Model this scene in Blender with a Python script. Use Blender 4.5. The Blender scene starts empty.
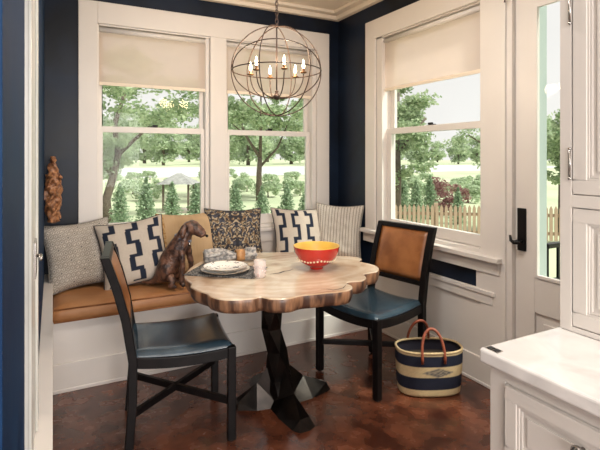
import bpy, bmesh, math, random
from math import sin, cos, pi, radians, sqrt, atan2
from mathutils import Vector, Matrix, noise
random.seed(7)
C = bpy.context.scene.collection
# ------------------------------------------------------------------ camera frame
YAW = radians(27.7); H = 1.44; F = 471.0; HY = 157.0
FX, FY = sin(YAW), cos(YAW)          # forward
RX, RY = cos(YAW), -sin(YAW)         # right
def ray(px, py):
    a = (px-300)/F; b = (HY-py)/F
    return Vector((FX+a*RX, FY+a*RY, b))
def onz(px, py, z):
    r = ray(px, py); t = (z-H)/r.z
    return Vector((r.x*t, r.y*t, z))
def at(px, d, z=0):
    r = ray(px, HY)
    return Vector((r.x*d, r.y*d, z))

# ------------------------------------------------------------------ materials
def nt(name):
    m = bpy.data.materials.new(name); m.use_nodes = True
    t = m.node_tree; b = t.nodes['Principled BSDF']
    return m, t, b
def N(t, ty, **k):
    n = t.nodes.new(ty)
    for a, v in k.items(): setattr(n, a, v)
    return n
def mat(name, c1, c2=None, rough=.5, scale=8, metal=0, bump=0, bscale=None, coat=0, stretch=(1,1,1), lo=.35, hi=.65, rvar=0, detail=4, spec=.5, dist=0):
    m, t, b = nt(name)
    b.inputs['Roughness'].default_value = rough; b.inputs['Metallic'].default_value = metal
    b.inputs['Coat Weight'].default_value = coat; b.inputs['Coat Roughness'].default_value = .12
    b.inputs['Specular IOR Level'].default_value = spec
    c2 = c2 or tuple(x*.88 for x in c1)
    tc = N(t, 'ShaderNodeTexCoord'); mp = N(t, 'ShaderNodeMapping'); mp.inputs['Scale'].default_value = stretch
    t.links.new(tc.outputs['Object'], mp.inputs[0])
    no = N(t, 'ShaderNodeTexNoise'); no.inputs['Scale'].default_value = scale; no.inputs['Detail'].default_value = detail
    no.inputs['Distortion'].default_value = dist
    t.links.new(mp.outputs[0], no.inputs['Vector'])
    cr = N(t, 'ShaderNodeValToRGB'); cr.color_ramp.elements[0].position = lo; cr.color_ramp.elements[1].position = hi
    cr.color_ramp.elements[0].color = (*c1, 1); cr.color_ramp.elements[1].color = (*c2, 1)
    t.links.new(no.outputs[0], cr.inputs[0]); t.links.new(cr.outputs[0], b.inputs['Base Color'])
    if rvar:
        mr = N(t, 'ShaderNodeMapRange'); mr.inputs[3].default_value = rough-rvar; mr.inputs[4].default_value = rough+rvar
        t.links.new(no.outputs[0], mr.inputs[0]); t.links.new(mr.outputs[0], b.inputs['Roughness'])
    if bump:
        n2 = N(t, 'ShaderNodeTexNoise'); n2.inputs['Scale'].default_value = bscale or scale*4; n2.inputs['Detail'].default_value = 3
        t.links.new(mp.outputs[0], n2.inputs['Vector'])
        bp = N(t, 'ShaderNodeBump'); bp.inputs['Strength'].default_value = bump; bp.inputs['Distance'].default_value = .01
        t.links.new(n2.outputs[0], bp.inputs['Height']); t.links.new(bp.outputs[0], b.inputs['Normal'])
    return m
def attrmat(name, rough=.9, bump=.3, bscale=300, spec=.3):
    m, t, b = nt(name)
    a = N(t, 'ShaderNodeAttribute'); a.attribute_name = 'Col'
    t.links.new(a.outputs['Color'], b.inputs['Base Color']); b.inputs['Roughness'].default_value = rough
    b.inputs['Specular IOR Level'].default_value = spec
    tc = N(t, 'ShaderNodeTexCoord')
    n2 = N(t, 'ShaderNodeTexNoise'); n2.inputs['Scale'].default_value = bscale
    t.links.new(tc.outputs['Object'], n2.inputs['Vector'])
    bp = N(t, 'ShaderNodeBump'); bp.inputs['Strength'].default_value = bump; bp.inputs['Distance'].default_value = .003
    t.links.new(n2.outputs[0], bp.inputs['Height']); t.links.new(bp.outputs[0], b.inputs['Normal'])
    return m
WHITE = mat('white_paint', (.71,.67,.63), (.68,.64,.60), rough=.38, scale=3)
CABW = mat('cabinet_paint', (.60,.56,.515), (.57,.53,.49), rough=.4, scale=3)
CEIL = mat('ceiling_paint', (.80,.70,.58), (.76,.67,.55), rough=.8, scale=2)
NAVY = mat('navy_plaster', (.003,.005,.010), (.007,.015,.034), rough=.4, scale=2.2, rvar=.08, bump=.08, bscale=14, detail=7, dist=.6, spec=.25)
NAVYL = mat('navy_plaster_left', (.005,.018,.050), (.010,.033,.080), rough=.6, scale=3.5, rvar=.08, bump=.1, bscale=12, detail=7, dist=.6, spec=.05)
DOORG = mat('door_paint_reflections', (.66,.65,.60), (.48,.48,.44), rough=.25, scale=5, stretch=(1,12,.6), detail=5)  # vertical streaks paint the window's reflection into the door colour
FLOOR = mat('stained_floor', (.046,.0125,.0065), (.165,.052,.025), rough=.26, scale=7, rvar=.08, detail=6, lo=.35, hi=.66, coat=.25, dist=0, bump=.05, bscale=30)
BLACKW = mat('black_wood', (.004,.0035,.0035), (.008,.006,.006), rough=.36, scale=20, spec=.16)
NAVYLEA = mat('navy_leather', (.018,.036,.052), (.032,.058,.080), rough=.22, scale=9, bump=.12, bscale=120, coat=.25)
TANLEA = mat('tan_leather', (.33,.13,.042), (.19,.065,.018), rough=.36, scale=7, bump=.1, bscale=120, coat=.15)
CUSH = mat('cushion_leather', (.40,.19,.075), (.30,.125,.042), rough=.5, scale=5, bump=.25, bscale=14)
QUARTZ = mat('white_quartz', (.70,.675,.65), (.52,.50,.485), rough=.12, scale=4, lo=.3, hi=.75, detail=9, dist=2, coat=.3)
BRONZE = mat('dark_bronze', (.016,.014,.013), (.038,.031,.027), rough=.22, scale=9, metal=.9)
IRON = mat('rusty_iron', (.026,.014,.010), (.05,.026,.018), rough=.5, scale=30, metal=.3)
BRASS = mat('aged_brass', (.25,.13,.06), (.16,.08,.04), rough=.4, scale=30, metal=.8)
BLKMET = mat('black_metal', (.008,.008,.009), rough=.35, scale=20, metal=.5)
NICKEL = mat('nickel', (.42,.40,.38), rough=.25, scale=20, metal=1)
CARVED = mat('carved_wood', (.46,.21,.09), (.13,.045,.018), rough=.4, scale=38, bump=.5, bscale=60)
LEATHER_H = mat('handle_leather', (.30,.075,.035), (.18,.04,.02), rough=.45, scale=40, bump=.2)
DARKCR = mat('crack_fill', (.02,.012,.008), rough=.8)
FABRIC = attrmat('woven_fabric')
BASKETM = attrmat('straw_weave', rough=.8, bump=.6, bscale=220)
PIPING = mat('dark_piping', (.03,.03,.035), rough=.8, scale=60)
PIPEG = mat('grey_piping', (.33,.30,.26), (.2,.18,.16), rough=.9, scale=60)
CERAM = mat('red_glaze', (.52,.020,.012), (.42,.014,.009), rough=.18, scale=6, coat=.5)
YELL = mat('yellow_glaze', (.70,.46,.09), (.62,.38,.07), rough=.3, scale=6)
CREAMDOT = mat('cream_glaze', (.85,.72,.50), rough=.3)
MATW = mat('woven_mat', (.05,.05,.052), (.26,.25,.23), rough=.9, scale=110, bump=.9, bscale=260, lo=.45, hi=.6)
NAPK = mat('grey_linen', (.48,.45,.41), (.16,.16,.16), rough=.9, scale=45, bump=.3, lo=.4, hi=.62)
RINGW = mat('ring_wood', (.50,.27,.11), (.30,.14,.05), rough=.4, scale=30)
def platemat():
    m, t, b = nt('patterned_china'); b.inputs['Roughness'].default_value = .15; b.inputs['Coat Weight'].default_value = .4
    tc = N(t, 'ShaderNodeTexCoord'); v = N(t, 'ShaderNodeTexVoronoi'); v.feature = 'DISTANCE_TO_EDGE'; v.inputs['Scale'].default_value = 38
    n = N(t, 'ShaderNodeTexNoise'); n.inputs['Scale'].default_value = 22
    t.links.new(tc.outputs['Object'], v.inputs['Vector']); t.links.new(tc.outputs['Object'], n.inputs['Vector'])
    c1 = N(t, 'ShaderNodeMath', operation='LESS_THAN'); c1.inputs[1].default_value = .06
    c2 = N(t, 'ShaderNodeMath', operation='GREATER_THAN'); c2.inputs[1].default_value = .52
    mu = N(t, 'ShaderNodeMath', operation='MULTIPLY')
    t.links.new(v.outputs['Distance'], c1.inputs[0]); t.links.new(n.outputs[0], c2.inputs[0])
    t.links.new(c1.outputs[0], mu.inputs[0]); t.links.new(c2.outputs[0], mu.inputs[1])
    mx = N(t, 'ShaderNodeMix', data_type='RGBA'); mx.inputs[6].default_value = (.80,.77,.70,1); mx.inputs[7].default_value = (.10,.10,.11,1)
    t.links.new(mu.outputs[0], mx.inputs[0]); t.links.new(mx.outputs[2], b.inputs['Base Color'])
    return m
CHINA = platemat()
PLAINCH = mat('white_china', (.80,.77,.70), rough=.15, coat=.4)
CHRIM = mat('plate_rim', (.30,.22,.14), (.12,.10,.08), rough=.3, scale=60)
def glassmat(name, col=(.93,.97,.95), rough=0.0, refl=1.0):
    m = bpy.data.materials.new(name); m.use_nodes = True; t = m.node_tree; t.nodes.clear()
    o = N(t, 'ShaderNodeOutputMaterial'); tr = N(t, 'ShaderNodeBsdfTransparent'); gl = N(t, 'ShaderNodeBsdfGlossy')
    tr.inputs[0].default_value = (*col, 1); gl.inputs['Roughness'].default_value = rough; gl.inputs[0].default_value = (refl,refl,refl,1)
    fr = N(t, 'ShaderNodeFresnel'); fr.inputs[0].default_value = 1.45
    ge = N(t, 'ShaderNodeNewGeometry'); sb = N(t, 'ShaderNodeMath', operation='SUBTRACT'); sb.inputs[0].default_value = 1
    mu = N(t, 'ShaderNodeMath', operation='MULTIPLY'); t.links.new(ge.outputs['Backfacing'], sb.inputs[1]); t.links.new(sb.outputs[0], mu.inputs[0]); t.links.new(fr.outputs[0], mu.inputs[1])
    mx = N(t, 'ShaderNodeMixShader'); t.links.new(mu.outputs[0], mx.inputs[0]); t.links.new(tr.outputs[0], mx.inputs[1]); t.links.new(gl.outputs[0], mx.inputs[2])
    t.links.new(mx.outputs[0], o.inputs[0]); return m
PANE = glassmat('window_glass', refl=.3)
TUMB, _t, _b = nt('tumbler_glass'); _b.inputs['Base Color'].default_value=(.86,.76,.72,1); _b.inputs['Roughness'].default_value=.12; _b.inputs['Alpha'].default_value=.34
def shademat():
    m = bpy.data.materials.new('sheer_shade'); m.use_nodes = True; t = m.node_tree; t.nodes.clear()
    o = N(t, 'ShaderNodeOutputMaterial'); tr = N(t, 'ShaderNodeBsdfTransparent'); tl = N(t, 'ShaderNodeBsdfTranslucent'); df = N(t, 'ShaderNodeBsdfDiffuse')
    tl.inputs[0].default_value = (.86,.75,.71,1); df.inputs[0].default_value = (.76,.69,.64,1)
    tr.inputs[0].default_value = (1,.93,.88,1)
    wv = N(t, 'ShaderNodeTexNoise'); wv.inputs['Scale'].default_value = 5
    a = N(t, 'ShaderNodeMixShader'); a.inputs[0].default_value = .5; b = N(t, 'ShaderNodeMixShader')
    mr = N(t, 'ShaderNodeMapRange'); mr.inputs[3].default_value = .36; mr.inputs[4].default_value = .42
    t.links.new(wv.outputs[0], mr.inputs[0]); t.links.new(mr.outputs[0], b.inputs[0])
    t.links.new(tl.outputs[0], a.inputs[1]); t.links.new(df.outputs[0], a.inputs[2]); t.links.new(a.outputs[0], b.inputs[1]); t.links.new(tr.outputs[0], b.inputs[2])
    t.links.new(b.outputs[0], o.inputs[0]); return m
SHADE = shademat()
def emis(name, col, s):
    m = bpy.data.materials.new(name); m.use_nodes = True; t = m.node_tree; t.nodes.clear()
    o = N(t, 'ShaderNodeOutputMaterial'); e = N(t, 'ShaderNodeEmission'); e.inputs[0].default_value = (*col,1); e.inputs[1].default_value = s
    t.links.new(e.outputs[0], o.inputs[0]); return m
BULB = emis('bulb_glow', (1,.78,.5), 14)
def woodtop():
    m, t, b = nt('slab_wood'); b.inputs['Roughness'].default_value = .25; b.inputs['Coat Weight'].default_value = .35; b.inputs['Coat Roughness'].default_value = .1
    tc = N(t, 'ShaderNodeTexCoord'); mp = N(t, 'ShaderNodeMapping'); mp.inputs['Scale'].default_value = (1.0, 1.5, 1); mp.inputs['Location'].default_value = (-.12,.05,0)
    t.links.new(tc.outputs['Object'], mp.inputs[0])
    w = N(t, 'ShaderNodeTexWave'); w.wave_type = 'RINGS'; w.rings_direction = 'SPHERICAL'; w.inputs['Scale'].default_value = 5.5
    w.inputs['Distortion'].default_value = 7; w.inputs['Detail'].default_value = 4; w.inputs['Detail Scale'].default_value = 1.3
    t.links.new(mp.outputs[0], w.inputs['Vector'])
    n = N(t, 'ShaderNodeTexNoise'); n.inputs['Scale'].default_value = 2.2; n.inputs['Detail'].default_value = 5; n.inputs['Distortion'].default_value = 1
    t.links.new(tc.outputs['Object'], n.inputs['Vector'])
    c1 = N(t, 'ShaderNodeValToRGB'); e = c1.color_ramp.elements
    e[0].position = 0; e[0].color = (.62,.50,.37,1); e[1].position = .85; e[1].color = (.48,.34,.22,1)
    c2 = N(t, 'ShaderNodeValToRGB'); e = c2.color_ramp.elements
    e[0].position = .42; e[0].color = (.72,.62,.48,1); e[1].position = .64; e[1].color = (.30,.17,.09,1)
    t.links.new(w.outputs[0], c1.inputs[0]); t.links.new(n.outputs[0], c2.inputs[0])
    mx = N(t, 'ShaderNodeMix', data_type='RGBA'); mx.inputs[0].default_value = .5
    t.links.new(c1.outputs[0], mx.inputs[6]); t.links.new(c2.outputs[0], mx.inputs[7]); t.links.new(mx.outputs[2], b.inputs['Base Color'])
    return m
SLAB = woodtop()
BARK = mat('live_edge_bark', (.34,.17,.085), (.055,.022,.012), rough=.5, scale=14, stretch=(1.6,1.6,.35), lo=.38, hi=.6, detail=6, bump=.5, bscale=26, coat=.2)
def leafmat(name, c1, c2):
    m = bpy.data.materials.new(name); m.use_nodes = True; t = m.node_tree; t.nodes.clear()
    o = N(t, 'ShaderNodeOutputMaterial'); g = N(t, 'ShaderNodeNewGeometry')
    cr = N(t, 'ShaderNodeValToRGB'); cr.color_ramp.elements[0].color = (*c1,1); cr.color_ramp.elements[1].color = (*c2,1)
    t.links.new(g.outputs['Random Per Island'], cr.inputs[0])
    d = N(t, 'ShaderNodeBsdfDiffuse'); tl = N(t, 'ShaderNodeBsdfTranslucent'); mx = N(t, 'ShaderNodeMixShader'); mx.inputs[0].default_value = .45
    t.links.new(cr.outputs[0], d.inputs[0]); t.links.new(cr.outputs[0], tl.inputs[0]); t.links.new(d.outputs[0], mx.inputs[1]); t.links.new(tl.outputs[0], mx.inputs[2])
    t.links.new(mx.outputs[0], o.inputs[0]); return m
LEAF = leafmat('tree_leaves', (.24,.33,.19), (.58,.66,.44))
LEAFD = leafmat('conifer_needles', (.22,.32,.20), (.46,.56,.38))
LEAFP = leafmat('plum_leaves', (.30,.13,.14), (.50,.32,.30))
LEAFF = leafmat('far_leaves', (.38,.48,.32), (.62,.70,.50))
TRUNK = mat('tree_bark', (.17,.13,.10), (.10,.075,.06), rough=.9, scale=8)
LAWN = mat('lawn_grass', (.54,.57,.38), (.40,.45,.29), rough=.95, scale=.15, bump=.2, bscale=6)
POND = mat('pond_water', (.66,.65,.65), (.58,.58,.58), rough=.4, scale=.05)
PICKET = mat('cedar_picket', (.50,.36,.26), (.36,.25,.18), rough=.8, scale=6, stretch=(1,1,.2))
ROOFG = mat('grey_shingle', (.38,.37,.36), (.27,.26,.26), rough=.9, scale=6)
DECKM = mat('deck_boards', (.42,.37,.32), (.30,.26,.23), rough=.8, scale=5)
GREENJ = mat('storm_frame', (.40,.46,.44), (.36,.42,.40), rough=.3, scale=3)

# ------------------------------------------------------------------ mesh helpers
class MB:
    def __init__(s): s.v = []; s.f = []; s.mi = []; s.sm = []
    def add(s, vs, fs, mi=0, smooth=False):
        o = len(s.v); s.v += [Vector(v) for v in vs]
        for f in fs: s.f.append([i+o for i in f]); s.mi.append(mi); s.sm.append(smooth)
    def box(s, x0, x1, y0, y1, z0, z1, mi=0, M=None):
        vs = [Vector((x,y,z)) for z in (z0,z1) for y in (y0,y1) for x in (x0,x1)]
        if M: vs = [M@v for v in vs]
        s.add(vs, [(0,2,3,1),(4,5,7,6),(0,1,5,4),(2,6,7,3),(0,4,6,2),(1,3,7,5)], mi); return s
    def bar(s, a, b, w, h, mi=0, up=(0,0,1)):
        a = Vector(a); b = Vector(b); d = (b-a); L = d.length; d.normalize(); up = Vector(up)
        sx = d.cross(up); sx = sx.normalized() if sx.length > 1e-4 else Vector((1,0,0)); uz = sx.cross(d)
        vs = []
        for p in (a, b):
            for j in (-1,1):
                for i in (-1,1): vs.append(p+sx*(i*w/2)+uz*(j*h/2))
        s.add(vs, [(0,1,3,2),(4,6,7,5),(0,4,5,1),(2,3,7,6),(0,2,6,4),(1,5,7,3)], mi); return s
    def tube(s, pts, r, n=10, mi=0, closed=False, caps=True):
        pts = [Vector(p) for p in pts]; m = len(pts)
        rs = r if isinstance(r, (list,tuple)) else [r]*m
        ref = None; rings = []
        for i, p in enumerate(pts):
            if closed: d = pts[(i+1)%m]-pts[i-1]
            else: d = pts[min(i+1,m-1)]-pts[max(i-1,0)]
            d.normalize()
            if ref is None:
                ref = Vector((0,0,1)) if abs(d.z) < .9 else Vector((1,0,0))
            x = (ref-d*ref.dot(d)).normalized(); y = d.cross(x); ref = x
            rings.append([p+(x*cos(2*pi*k/n)+y*sin(2*pi*k/n))*rs[i] for k in range(n)])
        vs = [v for rg in rings for v in rg]; fs = []
        for i in range(m if closed else m-1):
            j = (i+1)%m
            for k in range(n):
                k2 = (k+1)%n; fs.append((i*n+k, i*n+k2, j*n+k2, j*n+k))
        if caps and not closed: fs += [tuple(range(n))[::-1], tuple((m-1)*n+k for k in range(n))]
        s.add(vs, fs, mi, True); return s
    def lathe(s, prof, n=32, c=(0,0,0), mi=0, smooth=True, sx=1, sy=1):
        vs = []; fs = []
        for (r, z) in prof:
            for k in range(n):
                a = 2*pi*k/n; vs.append((c[0]+r*cos(a)*sx, c[1]+r*sin(a)*sy, c[2]+z))
        for i in range(len(prof)-1):
            for k in range(n):
                k2 = (k+1)%n; fs.append((i*n+k, i*n+k2, (i+1)*n+k2, (i+1)*n+k))
        s.add(vs, fs, mi, smooth)
        return s
    def build(s, name, mats, parent=None, bevel=0, seg=2, sub=0, loc=None, rot=None):
        me = bpy.data.meshes.new(name); me.from_pydata([tuple(v) for v in s.v], [], s.f)
        mats = mats if isinstance(mats, (list,tuple)) else [mats]
        for m in mats: me.materials.append(m)
        for p, mi, sm in zip(me.polygons, s.mi, s.sm): p.material_index = mi; p.use_smooth = sm
        bm = bmesh.new(); bm.from_mesh(me); bmesh.ops.remove_doubles(bm, verts=bm.verts, dist=1e-6); bmesh.ops.recalc_face_normals(bm, faces=bm.faces); bm.to_mesh(me); bm.free()
        me.update(); o = bpy.data.objects.new(name, me); C.objects.link(o)
        if parent: o.parent = parent
        if bevel:
            b = o.modifiers.new('bev','BEVEL'); b.width = bevel; b.segments = seg; b.limit_method = 'ANGLE'; b.angle_limit = radians(40)
        if sub: b = o.modifiers.new('sub','SUBSURF'); b.levels = sub; b.render_levels = sub
        if loc: o.location = loc
        if rot: o.rotation_euler = rot
        return o
def tag(o, label=None, cat=None, group=None, kind=None):
    if label: o['label'] = label
    if cat: o['category'] = cat
    if group: o['group'] = group
    if kind: o['kind'] = kind
    return o
def empty(name, loc, rz=0, label=None, cat=None, group=None):
    o = bpy.data.objects.new(name, None); C.objects.link(o); o.location = loc; o.rotation_euler = (0,0,rz); o.empty_display_size = .1
    return tag(o, label, cat, group)
def copy_tree(o, parent=None):
    c = o.copy(); C.objects.link(c); c.parent = parent
    for ch in list(o.children): copy_tree(ch, c)
    return c
def S(o): o['kind'] = 'structure'; return o
def B(*a): return MB().box(*a)

# ------------------------------------------------------------------ ROOM SHELL
XR, YB, ZC = 2.425, 3.83, 2.80      # right wall, back wall, ceiling
XL = -.053
WT = .14
S(B(-3.2, XR+WT, -3.2, YB+WT, -.1, 0).build('floor', FLOOR))
S(B(-3.2, XR+WT, -3.2, YB+WT, ZC, ZC+.1).build('ceiling', CEIL))
# back wall with one wide opening for the paired windows
BX0, BX1, Z0, Z1 = .296, 2.18, .80, 2.45
w = MB(); w.box(XL-.15, BX0, YB, YB+WT, 0, ZC); w.box(BX1, XR+WT, YB, YB+WT, 0, ZC); w.box(BX0, BX1, YB, YB+WT, 0, Z0); w.box(BX0, BX1, YB, YB+WT, Z1, ZC)
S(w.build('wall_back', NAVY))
# right wall: window opening Y 2.114..3.23, door opening Y 1.03..1.90
WY0, WY1 = 2.114, 3.225
DY0, DY1, DZ = 1.0, 1.90, 2.46
w = MB()
w.box(XR, XR+WT, WY1, YB, 0, ZC); w.box(XR, XR+WT, WY0, WY1, 0, Z0); w.box(XR, XR+WT, WY0, WY1, Z1, ZC)
w.box(XR, XR+WT, DY1, WY0, 0, ZC); w.box(XR, XR+WT, DY0, DY1, DZ, ZC); w.box(XR, XR+WT, -3.2, DY0, 0, ZC)
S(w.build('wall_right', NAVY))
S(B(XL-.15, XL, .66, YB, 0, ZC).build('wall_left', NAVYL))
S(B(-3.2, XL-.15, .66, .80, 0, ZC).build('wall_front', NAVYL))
S(B(-3.2, -3.06, -3.2, .66, 0, ZC).build('wall_kitchen', WHITE))
w = MB(); w.box(-3.06, -1.5, -3.2, -3.06, 0, ZC); w.box(1.7, XR, -3.2, -3.06, 0, ZC); w.box(-1.5, 1.7, -3.2, -3.06, 0, .8); w.box(-1.5, 1.7, -3.2, -3.06, 2.4, ZC)  # opening is invented, made to hold the added rear fill light
S(w.build('wall_rear', WHITE))
# crown at the ceiling
m = MB(); m.box(XL, XR, YB-.05, YB, 2.735, ZC); m.box(XL, XR, YB-.12, YB-.05, 2.77, ZC); S(m.build('trim_1', CEIL, bevel=.006))
m = MB(); m.box(XR-.05, XR, -1, YB-.05, 2.735, ZC); m.box(XR-.12, XR-.05, -1, YB-.12, 2.77, ZC); S(m.build('trim_2', CEIL, bevel=.006))
# left: white wainscot with its cap, and a tall white door on the wall
m = MB(); m.box(XL, -.018, 2.16, YB, 0, .575); m.box(XL, 0, 1.05, YB, .575, .60); m.box(XL, -.02, 1.05, 2.16, 0, .575)
S(m.build('trim_3', WHITE, bevel=.003))
d = S(B(XL, XL+.006, 1.16, 1.72, .605, 2.74).build('door_2', DOORG))
m = MB(); m.box(XL+.006, XL+.013, 1.16, 1.27, .605, 2.74); m.box(XL+.006, XL+.013, 1.64, 1.72, .605, 2.74); m.build('door_frame', DOORG, d, bevel=.002)
m = MB(); m.box(XL+.006, XL+.012, 1.50, 1.60, 1.10, 1.20); m.tube([(XL+.006,1.56,1.155),(XL+.022,1.56,1.155),(XL+.024,1.50,1.155)], .005); m.build('latch', NICKEL, d)

def casing_frame(name, boxes, bevel=.004):
    m = MB()
    for b in boxes: m.box(*b)
    return S(m.build(name, WHITE, bevel=bevel))
# back window casing
t_ = .022
casing_frame('trim_4', [(.166,BX0,YB-t_,YB,.80,2.60),(BX1,2.312,YB-t_,YB,.80,2.60),(BX0,BX1,YB-t_,YB,Z1-.01,2.60),(1.16,1.30,YB-t_,YB+.10,.82,Z1-.01)])
casing_frame('trim_5', [(.12,2.355,YB-.065,YB+.07,.795,.825),(.14,2.33,YB-.03,YB,.70,.795),(.14,2.33,YB-.012,YB,.535,.70)])
# right window casing
casing_frame('trim_6', [(XR-t_,XR,WY1,3.36,.80,2.60),(XR-t_,XR,WY0,WY1,Z1-.01,2.60),(XR-t_,XR,1.93,WY0,0,2.60)])
casing_frame('trim_7', [(XR-.065,XR+.07,1.95,3.40,.795,.825),(XR-.03,XR,1.97,3.38,.715,.795)])
# jamb liners
def jambs(name, boxes): return casing_frame(name, boxes, .002)
jambs('trim_8', [(BX0,BX0+.012,YB,YB+WT,.82,Z1),(1.13,1.16,YB+.02,YB+WT,.82,Z1),(1.30,1.315,YB+.02,YB+WT,.82,Z1),(BX1-.04,BX1,YB,YB+WT,.82,Z1),(BX0,BX1,YB,YB+WT,Z1-.02,Z1),(BX0,BX1,YB,YB+WT,.80,.85)])
jambs('trim_9', [(XR,XR+WT,WY0,WY0+.012,.82,Z1),(XR,XR+WT,WY1-.075,WY1,.82,Z1),(XR,XR+WT,WY0,WY1,Z1-.02,Z1),(XR,XR+WT,WY0,WY1,.80,.85)])
# sash windows
def sash(name, a0, a1, axis, stile=.05):
    """double hung window between a0..a1 along the wall"""
    def bx(m, u0,u1, o0,o1, z0,z1):
        if axis == 'x': m.box(u0,u1,YB+o0,YB+o1,z0,z1)
        else: m.box(XR+o0,XR+o1,u0,u1,z0,z1)
    zt, zb, zm = Z1-.02, .85, 1.655
    low = MB()
    bx(low, a0,a0+stile,.05,.085,zb,zm+.02); bx(low, a1-stile,a1,.05,.085,zb,zm+.02)
    bx(low, a0+stile,a1-stile,.05,.085,zb,.93); bx(low, a0+stile,a1-stile,.05,.085,zm-.025,zm+.02)
    w = S(low.build(name, WHITE, bevel=.003))
    up = MB()
    bx(up, a0,a0+stile,.09,.12,zm-.02,zt); bx(up, a1-stile,a1,.09,.12,zm-.02,zt)
    bx(up, a0+stile,a1-stile,.09,.12,zt-.05,zt); bx(up, a0+stile,a1-stile,.09,.12,zm-.02,zm+.02)
    up.build('upper_sash', WHITE, w, bevel=.003)
    g = MB(); bx(g, a0+stile,a1-stile,.065,.070,.93,zm-.025); g.build('lower_pane', PANE, w)
    g = MB(); bx(g, a0+stile,a1-stile,.103,.108,zm+.02,zt-.05); g.build('upper_pane', PANE, w)
    c = (a0+a1)/2
    l = MB(); bx(l, c-.03,c+.03,.055,.08,zm+.02,zm+.03); bx(l, c-.012,c+.03,.05,.068,zm+.03,zm+.042); l.build('sash_lock', BLKMET, w, bevel=.003)
    return w
sash('window_1', BX0+.012, 1.13, 'x', .030)
sash('window_2', 1.315, BX1-.04, 'x', .035)
sash('window_3', WY0+.012, WY1-.075, 'y', .05)
# roller shades
def shade(label, a0, a1, axis):
    m = MB(); r = MB(); hem = MB()
    if axis == 'x':
        m.box(a0,a1,YB+.028,YB+.030,2.0,2.415); r.tube([(a0,YB+.03,2.405),(a1,YB+.03,2.405)], .02, 14); hem.box(a0,a1,YB+.023,YB+.035,1.985,2.01)
    else:
        m.box(XR+.028,XR+.030,a0,a1,2.0,2.415); r.tube([(XR+.03,a0,2.405),(XR+.03,a1,2.405)], .02, 14); hem.box(XR+.023,XR+.035,a0,a1,1.985,2.01)
    c = (((a0+a1)/2, YB+.03, 2.0) if axis == 'x' else (XR+.03, (a0+a1)/2, 2.0))
    e = empty('roller_shade', c, 0, label, 'window shade', 'sheer roller shades')
    for q, n_, mt in ((m,'shade_cloth',SHADE),(r,'shade_roller',WHITE),(hem,'hem_bar',CEIL)):
        q.v = [v-Vector(c) for v in q.v]; q.build(n_, mt, e)
    return e
shade('sheer beige roller shade half lowered on the leftmost window', BX0+.016, 1.13-.002, 'x')
shade('sheer beige roller shade behind the orb chandelier, on the middle window', 1.318, BX1-.042, 'x')
shade('sheer beige roller shade on the right wall window beside the door', WY0+.014, WY1-.077, 'y')
# wainscot, right wall
casing_frame('trim_10', [(XR-.012,XR,1.93,3.25,.14,.60),(XR-.035,XR,2.0,3.25,.578,.605),(XR-.027,XR,2.02,3.25,.52,.578),
   (XR-.018,XR,WY0-.02,WY0+.04,.60,.80)])
casing_frame('baseboard_right', [(XR-.024,XR,1.93,3.236,0,.17),(XR-.030,XR,1.93,3.236,.0,.02)])
# bench (built in)
b = MB(); b.box(0,XR,3.236,YB,0,.43)
bench = b.build('window_bench', WHITE, bevel=.003); tag(bench, 'white built-in window bench under the back windows', 'bench')
mm = MB(); mm.box(0,XR-.031,3.222,3.236,0,.175); mm.box(0,XR-.031,3.214,3.222,0,.022); mm.build('bench_baseboard', WHITE, bench, bevel=.003)
# cushion
def cushion():
    m = MB(); x0,x1,y0,y1,z0,z1 = .006,XR-.02,3.205,YB-.035,.432,.535
    nx, ny = 60, 16
    vs=[]; fs=[]
    for j in range(ny+1):
        for i in range(nx+1):
            u=i/nx; v=j/ny
            e=min(u,1-u)*(x1-x0); f=min(v,1-v)*(y1-y0); k=min(e,f)
            z=z1-.022*math.exp(-k/.03)+.008*noise.noise(Vector((u*9,v*4,0)))
            vs.append((x0+u*(x1-x0), y0+v*(y1-y0), z))
    for j in range(ny):
        for i in range(nx): a=j*(nx+1)+i; fs.append((a,a+1,a+nx+2,a+nx+1))
    m.add(vs,fs,0,True)
    # boxed sides
    ring=[(i,0) for i in range(nx+1)]+[(nx,j) for j in range(1,ny+1)]+[(i,ny) for i in range(nx-1,-1,-1)]+[(0,j) for j in range(ny-1,0,-1)]
    top=[vs[j*(nx+1)+i] for i,j in ring]; n=len(ring); vv=[]
    cx=(x0+x1)/2; cy=(y0+y1)/2
    for k in range(4):
        q=k/3
        for t in top:
            bulge=.010*sin(pi*q)
            dx = -bulge if t[0]<=x0+1e-6 else (bulge if t[0]>=x1-1e-6 else 0); dy = -bulge if t[1]<=y0+1e-6 else (bulge if t[1]>=y1-1e-6 else 0)
            vv.append((t[0]+dx,t[1]+dy,t[2]*(1-q)+z0*q))
    ff=[(k*n+i,k*n+(i+1)%n,(k+1)*n+(i+1)%n,(k+1)*n+i) for k in range(3) for i in range(n)]
    ff.append(tuple(3*n+i for i in range(n)))
    m.add(vv,ff,0,True)
    o=m.build('bench_cushion', CUSH); tag(o,'long tan leather cushion along the top of the white window bench','cushion')
    for zz in (z1-.022,.437):
        p=MB(); p.tube([(x0,y0-.001,zz),((x0+x1)/2,y0-.001,zz),(x1,y0-.001,zz)],.005,8); p.build('piping',TANLEA,o)
    return o
cushion()
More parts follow.
